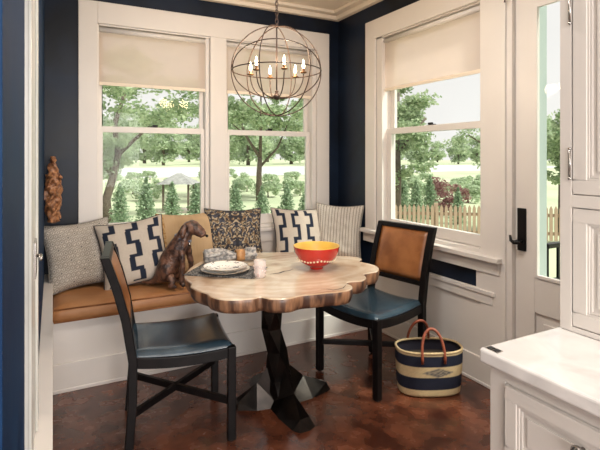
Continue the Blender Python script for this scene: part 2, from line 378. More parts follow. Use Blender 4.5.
# ------------------------------------------------------------------ door on the right wall
dr = MB(); X0=XR+.015; X1=XR+.06; gy0,gy1,gz0,gz1=1.15,1.762,.75,2.31
dr.box(X0,X1,gy1,DY1-.012,.01,DZ-.012); dr.box(X0,X1,DY0+.012,gy0,.01,DZ-.012); dr.box(X0,X1,gy0,gy1,gz1,DZ-.012)
dr.box(X0,X1,gy0,gy1,.55,gz0); dr.box(X0,X1,gy0,gy1,.01,.12); dr.box(X0+.012,X1-.01,gy0,gy1,.12,.55)
door=S(dr.build('door_1',WHITE,bevel=.003))
fr=MB(); q=.02
fr.box(X0-.006,X0+.012,gy1-q,gy1,gz0,gz1); fr.box(X0-.006,X0+.012,gy0,gy0+q,gz0,gz1); fr.box(X0-.006,X0+.012,gy0+q,gy1-q,gz0,gz0+q); fr.box(X0-.006,X0+.012,gy0+q,gy1-q,gz1-q,gz1)
fr.build('glazing_bead',WHITE,door,bevel=.003)
B(X0+.02,X0+.025,gy0+.002,gy1-.002,gz0+.002,gz1-.002).build('door_pane',PANE,door)
m=MB(); m.box(X0+.004,X0+.014,gy0+.05,gy1-.05,.17,.50); m.build('lower_panel',WHITE,door,bevel=.006)
# hardware
hz=.975
e=B(X0-.008,X0,1.812,1.870,hz-.085,hz+.165).build('escutcheon',BLKMET,door,bevel=.003)
m=MB(); m.tube([(X0-.008,1.838,hz-.03),(X0-.045,1.838,hz-.03)],.009); m.tube([(X0-.045,1.838,hz-.03),(X0-.05,1.86,hz-.035),(X0-.05,1.88,hz-.025),(X0-.05,1.885,hz+.005)],[.014,.012,.009,.007]); m.lathe([(0,0),(.014,0),(.014,.01),(0,.01)],12,(X0-.05,1.838,hz-.035)); m.build('lever_handle',BLKMET,e)
casing_frame('trim_11', [(XR-.012,XR+.06,DY1-.010,1.93,0,2.60),(XR-.02,XR,.90,DY0,0,2.60),(XR-.02,XR,DY0,1.93,DZ,2.60)],.003)
S(B(XR+.075,XR+.165,1.79,1.815,0,2.46).build('trim_12',GREENJ))
h=MB(); h.tube([(XR-.012,1.915,2.40),(XR-.04,1.915,2.395),(XR-.045,1.915,2.36)],.006); S(h.build('trim_13',NICKEL))

# ------------------------------------------------------------------ pillows
NP=84
def pillow(name_label, w, h, th, loc, rx, ry, rz, colf, pipe=None, back=None):
    vs=[];fs=[];cols=[]
    for side in (-1,1):
        for j in range(NP+1):
            for i in range(NP+1):
                u=-1+2*i/NP; v=-1+2*j/NP
                x=u*w/2*(1-.10*(1-v*v)**1.2*abs(u)**2); z=v*h/2*(1-.10*(1-u*u)**1.2*abs(v)**2)
                t=th/2*((max(0,1-u**4)*max(0,1-v**4))**.55)*(1+.10*noise.noise(Vector((u*2+loc[0]*5,v*2,loc[1]))))
                wr=.004*noise.noise(Vector((u*5+loc[0]*7,v*5,3)))*(1-max(abs(u),abs(v))**6)
                vs.append((x,side*t+wr*side,z+h/2)); cols.append((colf if side<0 or back is None else back)(u,v))
    n=NP+1
    for s_ in range(2):
        o=s_*n*n
        for j in range(NP):
            for i in range(NP): a=o+j*n+i; fs.append((a,a+1,a+n+1,a+n))
    me=bpy.data.meshes.new('pillow'); me.from_pydata(vs,[],fs)
    at_=me.color_attributes.new('Col','FLOAT_COLOR','POINT')
    for i,c in enumerate(cols): at_.data[i].color=(*c,1)
    for p in me.polygons: p.use_smooth=True
    me.materials.append(FABRIC)
    bm=bmesh.new(); bm.from_mesh(me); bmesh.ops.remove_doubles(bm,verts=bm.verts,dist=1e-5); bmesh.ops.recalc_face_normals(bm,faces=bm.faces); bm.to_mesh(me); bm.free()
    o=bpy.data.objects.new('throw_pillow',me); C.objects.link(o)
    o.location=loc; o.rotation_mode='XYZ'; o.matrix_world=Matrix.Translation(loc)@Matrix.Rotation(rz,4,'Z')@Matrix.Rotation(-rx,4,'X')@Matrix.Rotation(ry,4,'Y')
    tag(o,name_label,'pillow')
    if pipe:
        pts=[]
        K=24
        E=[( -1+2*k/K,-1) for k in range(K)]+[(1,-1+2*k/K) for k in range(K)]+[(1-2*k/K,1) for k in range(K)]+[(-1,1-2*k/K) for k in range(K)]
        for u,v in E:
            x=u*w/2*(1-.10*(1-v*v)**1.2*abs(u)**2); z=v*h/2*(1-.10*(1-u*u)**1.2*abs(v)**2)
            pts.append((x,0,z+h/2))
        m=MB(); m.tube(pts,.0045,6,closed=True); m.build('piping',pipe,o)
    return o
NV=(.012,.018,.035); CR=(.50,.44,.37)
def honey(u,v):
    # small linked lozenges
    a=u*7.5; b=v*9
    row=math.floor(b); fx=(a+(.5 if row%2 else 0))%1-.5; fy=b%1-.5
    d=abs(fx)*1.0+abs(fy)*.9
    k=noise.noise(Vector((u*3,v*3,9)))*.04
    c=(.07,.065,.06) if d<.20 else ((.68,.62,.54) if d<.40 else (.34,.31,.27))
    return tuple(max(.01,x+k) for x in c)
def meander(phase=0, cols=3, rows=5.0):
    def f(u,v):
        # stepped zigzag stripes running vertically
        s=(v+1)/2*rows+phase; k=math.floor(s); fr=s-k
        a=(u+1)/2*cols
        off=.17 if k%2==0 else -.17
        fx=(a-off)%1
        vert=abs(fx-.5)<.13
        # horizontal connector at band joints
        conn=False
        if fr<.26:
            q=(a%1)-.5; conn=abs(q)<.285
        if max(abs(u),abs(v))>.93: return CR
        n_=.03*noise.noise(Vector((u*20,v*20,1)))
        return NV if (vert or conn) else tuple(x+n_ for x in CR)
    return f
def crosses(u,v):
    # stepped bars, neighbouring columns mirrored so the cream ground reads as crosses
    if max(abs(u),abs(v))>.94: return CR
    a=(u+1)/2*4; ci=math.floor(a); sg=1 if ci%2 else -1
    s_=(v+1)/2*4.4+.3; k=math.floor(s_); fr=s_-k
    off=sg*(.16 if k%2==0 else -.16); fx=a-ci-.5
    if abs(fx-off)<.13 or (fr<.25 and abs(fx)<.29): return NV
    n_=.03*noise.noise(Vector((u*20,v*20,1)))
    return tuple(x+n_ for x in CR)
def tan(u,v):
    k=.06*noise.noise(Vector((u*2.5,v*2.5,4)))+.03*noise.noise(Vector((u*60,v*3,4)))
    if u<-.80: 
        q=noise.noise(Vector((u*18,v*14,2)))
        return (.36,.19,.07) if q>0 else (.50,.33,.16)
    return (.46+k,.32+k*.8,.18+k*.6)
def arab(u,v):
    U=abs(u)*1.0; p=Vector((U*4.5,v*4.5,0))
    q=Vector((noise.noise(p*1.1),noise.noise(p*1.1+Vector((9,4,2))),0))
    a=sin(14*(U+q.x*.42))*cos(12.5*(v+q.y*.42)); b=sin(19*(U*v+q.x*.35)+9*v)
    if abs(a)<.30 : return (.030,.030,.036)
    if b>.6: return (.20,.13,.07)
    if b<-.55: return (.06,.065,.085)
    return (.44,.36,.24)
def herring(u,v):
    a=u*8; f=(a%1); up=math.floor(a)%2
    s=(v*13+(f*1.3 if up else -f*1.3))%1
    if f>.78: return (.16,.145,.13)
    return (.58,.53,.46) if s<.72 else (.30,.27,.24)
zc=.533
pillow('light grey pillow with dark lozenge weave, leftmost on the bench',.45,.47,.14,(.20,3.565,zc+.006),radians(20),radians(-4),radians(10),honey,PIPEG,lambda u,v:(.16,.15,.15))
pillow('cream pillow with navy stepped pattern, just left of the dog sculpture',.47,.48,.14,(.545,3.45,zc+.006),radians(22),radians(-8),radians(-4),meander(0),PIPING)
pillow('plain golden tan pillow behind the dog sculpture',.48,.50,.14,(.94,3.57,zc),radians(20),radians(0),radians(0),tan,None)
pillow('brown and dark blue scrollwork pillow behind the plates',.48,.50,.13,(1.295,3.55,zc+.008),radians(18),radians(2),radians(-3),arab,PIPING)
pillow('cream pillow with navy stepped pattern, behind the red bowl',.53,.48,.13,(1.905,3.565,zc),radians(18),radians(3),radians(0),crosses,PIPING)
pillow('grey and cream herringbone pillow in the corner beside the navy wall',.43,.49,.12,(2.19,3.49,zc+.006),radians(10),radians(2),radians(-42),herring,PIPEG)

# ------------------------------------------------------------------ skin bodies
def skin(name, chains, material, parent=None, sub=2, root=0, loc=(0,0,0), rz=0):
    """chains: list of lists of (x,y,z,r); first point of later chains may be an index into the vertices"""
    vs=[];es=[];rs=[]
    for ch in chains:
        prev=None
        for p in ch:
            if isinstance(p,int): prev=p; continue
            vs.append(p[:3]); rs.append(p[3] if len(p)==4 else p[3:5]); i=len(vs)-1
            if prev is not None: es.append((prev,i))
            prev=i
    me=bpy.data.meshes.new(name); me.from_pydata(vs,es,[]); me.materials.append(material)
    o=bpy.data.objects.new(name,me); C.objects.link(o)
    md=o.modifiers.new('skin','SKIN'); md.use_smooth_shade=True
    sv=me.skin_vertices[0].data if me.skin_vertices else None
    if sv is None:
        bpy.context.view_layer.objects.active=o
        sv=me.skin_vertices[0].data
    for i,r in enumerate(rs):
        sv[i].radius=(r,r) if not isinstance(r,(tuple,list)) else r
        sv[i].use_root=(i==root)
    s=o.modifiers.new('sub','SUBSURF'); s.levels=sub; s.render_levels=sub
    if parent: o.parent=parent
    o.location=loc; o.rotation_euler=(0,0,rz)
    return o
DOGM=mat('dog_mosaic',(.16,.075,.045),(.035,.018,.014),rough=.4,scale=26,bump=.8,bscale=55,lo=.42,hi=.6,detail=5)
dog_rz=radians(-30)
ch=[[(-.10,0,.075,.066),(-.062,0,.15,.078),(-.015,0,.225,.072),(.025,0,.29,.055),(.045,0,.335,.042),(.062,0,.382,.054),(.098,0,.384,.054),(.130,0,.362,.040),(.162,0,.338,.034),(.184,0,.322,.026)],
    [0,(-.16,0,.03,.018),(-.215,.01,.016,.012),(-.27,.03,.018,.009)],
    [3,(.035,-.045,.235,.027),(.045,-.05,.14,.018),(.035,-.05,.03,.016),(.062,-.05,.014,.015)],
    [3,(.055,.045,.235,.027),(.075,.05,.14,.018),(.070,.05,.03,.016),(.098,.05,.014,.015)],
    [0,(-.045,-.062,.075,.042),(.0,-.075,.045,.024),(-.04,-.078,.016,.013),(.02,-.082,.013,.014)],
    [0,(-.045,.062,.075,.042),(.0,.075,.045,.024),(-.04,.078,.016,.013),(.02,.082,.013,.014)],
    [5,(.062,-.048,.395,.018),(.048,-.064,.352,.022),(.052,-.062,.312,.014)],
    [5,(.062,.048,.395,.018),(.048,.064,.352,.022),(.052,.062,.312,.014)]]
dog=skin('dog_sculpture',ch,DOGM,loc=(.775,3.31,.539),rz=dog_rz); dog.scale=(1.04,1.04,1.09)
tag(dog,'dark brown mosaic sculpture of a sitting dog on the tan bench cushion','sculpture')
tx=bpy.data.textures.new('dogtex','CLOUDS'); tx.noise_scale=.02
dm=dog.modifiers.new('d','DISPLACE'); dm.texture=tx; dm.strength=.016; dm.texture_coords='LOCAL'
m=MB()
ring=[]
for k in range(20):
    a=2*pi*k/20; ring.append(Vector((.034,0,.308))+Vector((cos(a)*.054*.93,sin(a)*.052,-cos(a)*.054*.36)))
m.tube(ring,.007,8,closed=True); col=m.build('collar',mat('blue_collar',(.03,.05,.10),(.35,.38,.42),rough=.3,scale=60,lo=.5,hi=.6),dog)
m=MB(); m.lathe([(0,-.004),(.014,-.004),(.014,.004),(0,.004)],14); 
t=m.build('tag',NICKEL,dog,loc=(.085,-.014,.272),rot=(0,radians(75),0))
for s_ in (-1,1):
    m=MB(); m.lathe([(0,-.006),(.005,-.003),(.006,0),(.005,.003),(0,.006)],10,(.118,s_*.036,.392)); m.build('eye',BLKMET,dog)
m=MB(); m.lathe([(0,-.010),(.008,-.007),(.011,0),(.008,.007),(0,.010)],10,(.196,0,.322)); m.build('nose',BLKMET,dog)

# ------------------------------------------------------------------ carved figure on the left wall
def carving():
    m=MB()
    prof=[(.012,0),(.035,.01),(.028,.04),(.038,.08),(.045,.13),(.036,.17),(.050,.21),(.046,.26),(.036,.29),(.040,.32),(.026,.345),(.030,.375),(.022,.40),(.012,.412),(.018,.425),(.015,.44),(0,.445)]
    n=28;vs=[];fs=[];fine=[]
    for i in range(len(prof)-1):
        for q in range(6):
            t=q/6; fine.append((prof[i][0]*(1-t)+prof[i+1][0]*t,prof[i][1]*(1-t)+prof[i+1][1]*t))
    fine.append(prof[-1])
    for r,z in fine:
        for k in range(n):
            a=2*pi*k/n; rr=r*(1+.30*noise.noise(Vector((cos(a)*2.5,sin(a)*2.5,z*32)))+.22*sin(3*a+z*60))
            vs.append((rr*cos(a),rr*sin(a),z))
    for i in range(len(fine)-1):
        for k in range(n): fs.append((i*n+k,i*n+(k+1)%n,(i+1)*n+(k+1)%n,(i+1)*n+k))
    m.add(vs,fs,0,True)
    # scrolls that twine round the figure
    for ph in (0,2.1,4.2):
        m.tube([(.044*cos(ph+5*t),.044*sin(ph+5*t),.03+.30*t) for t in [i/30 for i in range(31)]],[.011*(1-.5*abs(2*i/30-1)) for i in range(31)],8)
    for z,a in ((.10,.3),(.18,2),(.25,-1),(.31,1)):
        m.lathe([(0,-.014),(.010,-.010),(.015,0),(.010,.010),(0,.014)],10,(.045*cos(a-1.2),.045*sin(a-1.2),z))
    m.lathe([(0,.44),(.016,.442),(.018,.452),(0,.456)],14)
    o=m.build('carved_figure',CARVED,loc=(.002,3.62,.99)); tag(o,'reddish brown carved wooden figure mounted in the corner of the left navy wall','carving')
    B(-.053,-.02,-.02,.02,.16,.22).build('wall_bracket',CARVED,o)
carving()

# ------------------------------------------------------------------ chairs
def chair(loc, rz, label):
    e=empty('dining_chair',loc,rz,label,'chair','black framed dining chairs')
    D=.256; Wf=.255; Wb=.225; T=.042; ZS=.452
    for s_ in (-1,1):
        m=MB(); m.bar((D-.02,s_*Wf,.008),(D-.02,s_*Wf,ZS+.028),T,T,up=(0,1,0)); l=m.build('leg',BLACKW,e,bevel=.004)
        g=MB(); g.lathe([(0,0),(.014,0),(.014,.009),(0,.009)],12,(D-.02,s_*Wf,0)); g.build('foot_glide',NICKEL,l)
        # rear leg + post in one swept piece
        m=MB(); pts=[(-D+.0,.008),(-D+.018,.25),(-D+.02,.46),(-D-.012,.66),(-D-.055,.82),(-D-.105,.965)]
        vs=[];fs=[]
        for (x,z) in pts:
            for (dx,dy) in ((-T/2,-T/2),(T/2,-T/2),(T/2,T/2),(-T/2,T/2)): vs.append((x+dx,s_*Wb+dy,z))
        for i in range(len(pts)-1):
            for k in range(4): fs.append((i*4+k,i*4+(k+1)%4,(i+1)*4+(k+1)%4,(i+1)*4+k))
        fs+=[(3,2,1,0),tuple(len(vs)-4+k for k in range(4))]
        m.add(vs,fs); l=m.build('leg',BLACKW,e,bevel=.004)
        g=MB(); g.lathe([(0,0),(.014,0),(.014,.009),(0,.009)],12,(-D,s_*Wb,0)); g.build('foot_glide',NICKEL,l)
    # curved rails
    def rail(p,q,sag,w=.028,h=.052,n=14):
        m=MB(); p=Vector(p); q=Vector(q); d=(q-p).normalized(); sx=d.cross(Vector((0,0,1))).normalized(); vs=[];fs=[]
        for i in range(n+1):
            t=i/n; c=p.lerp(q,t); c.z-=sag*(1-(2*t-1)**2)
            for a,b_ in ((-1,-1),(1,-1),(1,1),(-1,1)): vs.append(c+sx*a*w/2+Vector((0,0,b_*h/2)))
        for i in range(n):
            for k in range(4): fs.append((i*4+k,i*4+(k+1)%4,(i+1)*4+(k+1)%4,(i+1)*4+k))
        fs+=[(3,2,1,0),tuple(len(vs)-4+k for k in range(4))]; m.add(vs,fs); return m
    fr=MB()
    for mm_ in (rail((D-.02,-Wf,ZS),(D-.02,Wf,ZS),.022),rail((-D+.02,-Wb,ZS),(-D+.02,Wb,ZS),.022),rail((-D+.02,-Wb,ZS),(D-.02,-Wf,ZS),.018),rail((-D+.02,Wb,ZS),(D-.02,Wf,ZS),.018)):
        fr.add(mm_.v,mm_.f)
    fr.build('seat_frame',BLACKW,e,bevel=.003)
    # seat pad
    n=22;vs=[];fs=[]
    for lay in (0,1):
        for j in range(n+1):
            for i in range(n+1):
                u=-1+2*i/n; v=-1+2*j/n
                x=u*(D-.006); w=(Wf+(Wb-Wf)*(1-u)/2)+.002; y=v*w
                base=ZS+.024-.019*(1-v*v)*.9-.015*(1-u*u)
                ed=max(abs(u),abs(v)); puff=.034*(1-ed**8)**.6+.004
                vs.append((x,y,base+(puff if lay else 0)))
    K=(n+1)**2
    for j in range(n):
        for i in range(n):
            a=j*(n+1)+i; fs.append((a,a+n+1,a+n+2,a+1)); fs.append((K+a,K+a+1,K+a+n+2,K+a+n+1))
    rg=[i for i in range(n+1)]+[j*(n+1)+n for j in range(1,n+1)]+[n*(n+1)+i for i in range(n-1,-1,-1)]+[j*(n+1) for j in range(n-1,0,-1)]
    for k in range(len(rg)): a=rg[k]; b_=rg[(k+1)%len(rg)]; fs.append((a,b_,K+b_,K+a))
    m=MB(); m.add(vs,fs,0,True); m.build('seat',NAVYLEA,e)
    # X stretchers
    for s_ in (-1,1):
        m=MB(); m.bar((-D+.015,s_*Wb,.20),(D-.02,-s_*Wf,.20),.024,.034); m.build('stretcher',BLACKW,e,bevel=.003)
    # back rails and panel, following the rake of the posts
    def px_(z):
        P=[(.46,-D+.02),(.66,-D-.012),(.82,-D-.055),(.965,-D-.105)]
        for (z0,x0),(z1,x1) in zip(P,P[1:]):
            if z<=z1: return x0+(x1-x0)*(z-z0)/(z1-z0)
        return P[-1][1]
    def bent(z0,z1,th,wid,name,mt,puff=0,nz=10,ny=12):
        vs=[];fs=[]
        for side in (1,-1):
            for j in range(nz+1):
                for i in range(ny+1):
                    u=-1+2*i/ny; v=-1+2*j/nz; z=z0+(z1-z0)*(j/nz)
                    ed=max(abs(u),abs(v)); p=puff*(1-ed**6)**.6 if ed<1 else 0
                    vs.append((px_(z)-.0*(1-u*u)+side*(th/2+p),u*wid,z))
        K=(ny+1)*(nz+1)
        for j in range(nz):
            for i in range(ny):
                a=j*(ny+1)+i; fs.append((a,a+1,a+ny+2,a+ny+1)); fs.append((K+a,K+a+ny+1,K+a+ny+2,K+a+1))
        rg=[i for i in range(ny+1)]+[j*(ny+1)+ny for j in range(1,nz+1)]+[nz*(ny+1)+i for i in range(ny-1,-1,-1)]+[j*(ny+1) for j in range(nz-1,0,-1)]
        for k in range(len(rg)): a=rg[k]; b_=rg[(k+1)%len(rg)]; fs.append((a,K+a,K+b_,b_))
        m=MB(); m.add(vs,fs,0,puff>0); return m.build(name,mt,e,bevel=0 if puff else .003)
    bent(.935,.965,.036,Wb-T/2,'top_rail',BLACKW); bent(.585,.615,.036,Wb-T/2,'back_rail',BLACKW)
    bent(.617,.933,.020,Wb-T/2-.001,'backrest',TANLEA,.012)
    return e
chair((.606,2.568,0),radians(-7.9),'black dining chair with navy leather seat, left of the table')
chair((1.875,2.545,0),radians(180+11.5),'black dining chair with navy seat and tan leather back, beside the basket')

# ------------------------------------------------------------------ table
TC=Vector((1.19,2.53,0))
outline=[(253,252.5),(228,253.5),(204,260),(192,266),(184.6,274),(186,279),(191,283),(190.5,286.5),(198,290.5),(206,292.8),(210,296),(220,298.8),(230,299.5),(240,299.2),(253,298.3),(260.7,296.6),(271.7,298.6),(288,298.3),(300,295.4),(313,294),(326,292.6),(340,291.4),(350,289.3),(352.5,286),(346.5,283.4),(350,281.4),(362,280.4),(366.5,277),(363.5,274),(370,272.6),(377.5,271),(378.5,267),(371,263.8),(360,261.2),(361.5,258),(350,256.2),(338,255.7),(318,253),(300,252.2),(282,252)]
TZ=.762
P=[onz(x,y,TZ)-TC for x,y in outline]
def catmull(P,k=5):
    out=[];n=len(P)
    for i in range(n):
        p0,p1,p2,p3=P[i-1],P[i],P[(i+1)%n],P[(i+2)%n]
        for j in range(k):
            t=j/k; out.append(.5*((2*p1)+(p2-p0)*t+(2*p0-5*p1+4*p2-p3)*t*t+(3*p1-p0-3*p2+p3)*t**3))
    return out
P=catmull(P,5)
tbl=empty('dining_table',(TC.x,TC.y,0),0,'live-edge wood slab table on a faceted dark metal pedestal','table')
n=len(P);m=MB();vs=[]
lay=[(1-.012,0),(1,-.006),(1.002,-.025),(.994,-.052),(.975,-.072)]
cen=sum(P,Vector())/n
for li,(sc,dz) in enumerate(lay):
    for i,p in enumerate(P):
        rag=1+(.010*noise.noise(Vector((p.x*14,p.y*14,dz*30))) if li>1 else 0)
        q=cen+(p-cen)*sc*rag; vs.append((q.x,q.y,TZ+dz))
fs=[];
m.add(vs,[tuple(range(n))],0)
m.add(vs,[tuple((len(lay)-1)*n+i for i in range(n))[::-1]],1)
for li in range(len(lay)-1): m.add(vs,[(li*n+i,(li+1)*n+i,(li+1)*n+(i+1)%n,li*n+(i+1)%n) for i in range(n)],0 if li==0 else 1,True)
top=m.build('table_top',[SLAB,BARK],tbl)
# cracks in the slab
def crack(pts,w):
    m=MB(); q=[onz(x,y,TZ+.0006)-TC for x,y in pts]; L=len(q); vs=[]
    for i,p in enumerate(q):
        d=(q[min(i+1,L-1)]-q[max(i-1,0)]).normalized(); s_=Vector((-d.y,d.x,0)); ww=w*sin(pi*(i+.3)/(L-.4))
        vs+=[p+s_*ww,p-s_*ww]
    m.add(vs,[(2*i,2*i+1,2*i+3,2*i+2) for i in range(L-1)]); 
    vs2=[v-Vector((0,0,.0005)) for v in vs]; m.build('crack',DARKCR,top)
crack([(268,274.5),(274,273.6),(279,273),(284,271.3),(289,270.6),(293,269)],.006)
crack([(320,288.5),(327,289),(333,290),(339,289),(343,288),(346.5,284.5)],.004)
# pedestal: twisted faceted column
def facet():
    m=MB()
    def ring(z,r,tw,n=5,off=(0,0)): return [Vector((off[0]+r*cos(tw+2*pi*k/n),off[1]+r*sin(tw+2*pi*k/n),z)) for k in range(n)]
    R=[ring(.682,.085,.3,5,(-.045,.02)),ring(.56,.070,.95,5,(-.045,.02)),ring(.43,.062,1.55,5,(-.04,.02)),ring(.30,.065,2.1,5,(-.02,0)),ring(.14,.085,2.7,5),ring(.0,.10,3.1,5)]
    for a,b in zip(R,R[1:]):
        for k in range(5):
            m.add([a[k],a[(k+1)%5],b[k]],[(0,1,2)]); m.add([a[(k+1)%5],b[(k+1)%5],b[k]],[(0,1,2)])
    m.add(R[0],[tuple(range(5))]); m.add(R[-1],[tuple(range(5))[::-1]])
    return m
facet().build('pedestal_column',BRONZE,tbl)
m=MB(); m.box(-.13,.10,-.11,.11,.678,.6898); m.build('mounting_plate',BRONZE,tbl)
def foot(ang,L,w0,w1,hz,top_h):
    d=Vector((cos(ang),sin(ang),0)); s_=Vector((-sin(ang),cos(ang),0)); z=Vector((0,0,1))
    A=d*.01; v=[A+s_*w0, A-s_*w0, A+z*top_h, d*(L*.55)+s_*w0*.95, d*(L*.55)-s_*w0*.9, d*(L*.5)+z*top_h*.42+s_*.012,
       d*L*.93+s_*w1, d*L+s_*w1*.3, d*L-s_*w1*.6, d*L*.90-s_*w1, d*L*.9+z*hz+s_*w1*.5, d*L*.93+z*hz-s_*w1*.4]
    f=[(0,3,5),(0,5,2),(3,6,10),(3,10,5),(1,5,4),(1,2,5),(4,11,9),(4,5,11),(5,10,11),(6,7,10),(7,8,11),(7,11,10),(8,9,11),(0,1,4,3),(3,4,9,6),(6,9,8,7)]
    m=MB(); m.add(v,f); m.build('pedestal_foot',BRONZE,tbl)
foot(atan2(.05,-.26),.275,.085,.05,.035,.30)
foot(atan2(-.35,-.01),.36,.09,.065,.055,.27)
foot(atan2(.0,.33),.335,.085,.05,.045,.25)
foot(atan2(.30,-.03),.31,.085,.055,.04,.26)

# ------------------------------------------------------------------ things on the table
T0=TZ+.0012
pm=[onz(192,278.8,TZ),onz(252,281,TZ),onz(257,263,TZ),onz(208,260,TZ)]
c=sum(pm,Vector())/4; ax=((pm[1]-pm[0])+(pm[2]-pm[3])).normalized(); ang=atan2(ax.y,ax.x)
m=MB(); m.box(-.20,.20,-.14,.14,0,.006)
for i in range(24):
    for s_ in (-1,1):
        y=-.137+i*.274/23; m.box(s_*.20 if s_>0 else -.212,.212 if s_>0 else -.20,y-.002,y+.002,.001,.004)
mt=m.build('placemat',MATW,loc=(c.x-.015,c.y-.035,T0),rot=(0,0,ang),bevel=.001); tag(mt,'dark grey woven rectangular placemat under the plates','placemat')
pc=onz(225.5,270.8,.775)
def plate(r,z,label,m_,rim):
    m=MB(); m.lathe([(0,.002),(r*.55,.002),(r*.58,0),(r*.64,.002),(r*.70,.007),(r*.96,.017),(r,.019),(r*.995,.0215),(r*.96,.020),(r*.70,.011),(r*.62,.006),(0,.006)],56)
    o=m.build('plate',m_,loc=(pc.x,pc.y,z)); tag(o,label,'plate')
    m=MB(); m.tube([(r*cos(2*pi*k/48),r*sin(2*pi*k/48),.0205) for k in range(48)],.0018,6,closed=True); m.build('plate_rim',CHRIM,o)
plate(.141,T0+.007,'large white dinner plate, lower of the two stacked on the placemat',PLAINCH,CHRIM)
plate(.129,T0+.0225,'smaller white plate with dark scroll pattern, on top of the dinner plate',CHINA,CHRIM)
# napkin in a wooden ring
def napkin():
    p0=onz(205,259.5,TZ+.03); p1=onz(256,256,TZ+.03); d=(p1-p0); d.z=0; L=d.length; a=atan2(d.y,d.x); mid=(p0+p1)/2
    m=MB(); n=40;K=36;vs=[];fs=[]
    for i in range(n+1):
        t=i/n; s_=(t-.70)/.70 if t<.70 else (t-.70)/.30
        wd=.018+.046*min(1,abs(s_)*1.3)**.9; hh=.020+.014*min(1,abs(s_)*2)
        for k in range(K):
            b_=2*pi*k/K; fold=1+.28*sin(b_*5+i*.12)*min(1,abs(s_)*2+.3)+.2*noise.noise(Vector((cos(b_)*2,sin(b_)*2,t*5)))
            vs.append(((t-.5)*L, cos(b_)*wd*fold, hh*1.35+sin(b_)*hh*fold))
    for i in range(n):
        for k in range(K): fs.append((i*K+k,i*K+(k+1)%K,(i+1)*K+(k+1)%K,(i+1)*K+k))
    fs+=[tuple(range(K))[::-1],tuple(n*K+k for k in range(K))]
    mn=min(v[2] for v in vs); vs=[(v[0],v[1],v[2]-mn) for v in vs]
    m.add(vs,fs,0,True); o=m.build('napkin',NAPK,loc=(mid.x,mid.y+.02,T0),rot=(0,0,a)); tag(o,'grey linen napkin drawn through a ring behind the plates','napkin')
    m=MB(); q=[(.12*L,cos(2*pi*k/28)*.030,.0315+sin(2*pi*k/28)*.028) for k in range(28)]
    prof=MB()
    vs=[];fs=[]
    for k in range(28):
        a_=2*pi*k/28
        for (dx,r) in ((-.028,.034),(.028,.034),(.028,.038),(-.028,.038)): vs.append((dx,cos(a_)*r,sin(a_)*r))
    for k in range(28):
        k2=(k+1)%28
        for j in range(4): fs.append((k*4+j,k*4+(j+1)%4,k2*4+(j+1)%4,k2*4+j))
    m=MB(); m.add(vs,fs,0,True); 
    loc=Matrix.Rotation(a,3,'Z')@Vector(((.20)*L,0,0))
    r=m.build('napkin_ring',RINGW,loc=(mid.x+loc.x,mid.y+.02+loc.y,T0+.0385),rot=(0,0,a)); tag(r,'pale wooden napkin ring around the grey napkin','napkin ring')
napkin()
# tumbler
g=onz(262,279,TZ)
m=MB(); m.lathe([(0,0),(.026,0),(.031,.006),(.034,.03),(.0355,.06),(.034,.098),(.0325,.098),(.0335,.06),(.031,.03),(.028,.012),(0,.010)],32)
o=m.build('glass_tumbler',TUMB,loc=(g.x,g.y+.03,T0)); tag(o,'small pinkish glass tumbler beside the stacked plates','glass')
m=MB(); random.seed(3)
for k in range(26):
    a=random.uniform(0,2*pi); z=random.uniform(.012,.07); m.lathe([(0,-.005),(.003,-.003),(.0038,0),(.003,.003),(0,.005)],8,(.0335*cos(a),.0335*sin(a),z))
m.build('beading',mat('pink_beads',(.78,.66,.62),(.45,.32,.30),rough=.2,scale=60),o)
# bowl
bc=onz(316.5,268.5,TZ)
m=MB(); prof=[(0,0),(.038,0),(.041,.004),(.041,.012),(.060,.020),(.092,.040),(.118,.068),(.135,.102),(.141,.138)]
m.lathe(prof,56); 
bo=m.build('serving_bowl',CERAM,loc=(bc.x,bc.y,T0)); tag(bo,'red footed bowl with yellow inside and a row of cream dots','bowl')
m=MB(); m.lathe([(.140,.138),(.1385,.141),(.136,.138),(.129,.104),(.112,.072),(.087,.046),(.055,.028),(0,.022)],56); m.build('bowl_lining',YELL,bo)
m=MB()
for k in range(34):
    a=2*pi*k/34; zz=.056+.012*abs(((k*1.0)%8)/4-1); 
    # radius on profile
    r=None
    for (r0,z0),(r1,z1) in zip(prof,prof[1:]):
        if z0<=zz<=z1 and z1>z0: r=r0+(r1-r0)*(zz-z0)/(z1-z0)
    m.lathe([(0,-.0075),(.005,-.005),(.0075,0),(.005,.005),(0,.0075)],8,((r-.001)*cos(a),(r-.001)*sin(a),zz))
m.build('dot_band',CREAMDOT,bo)

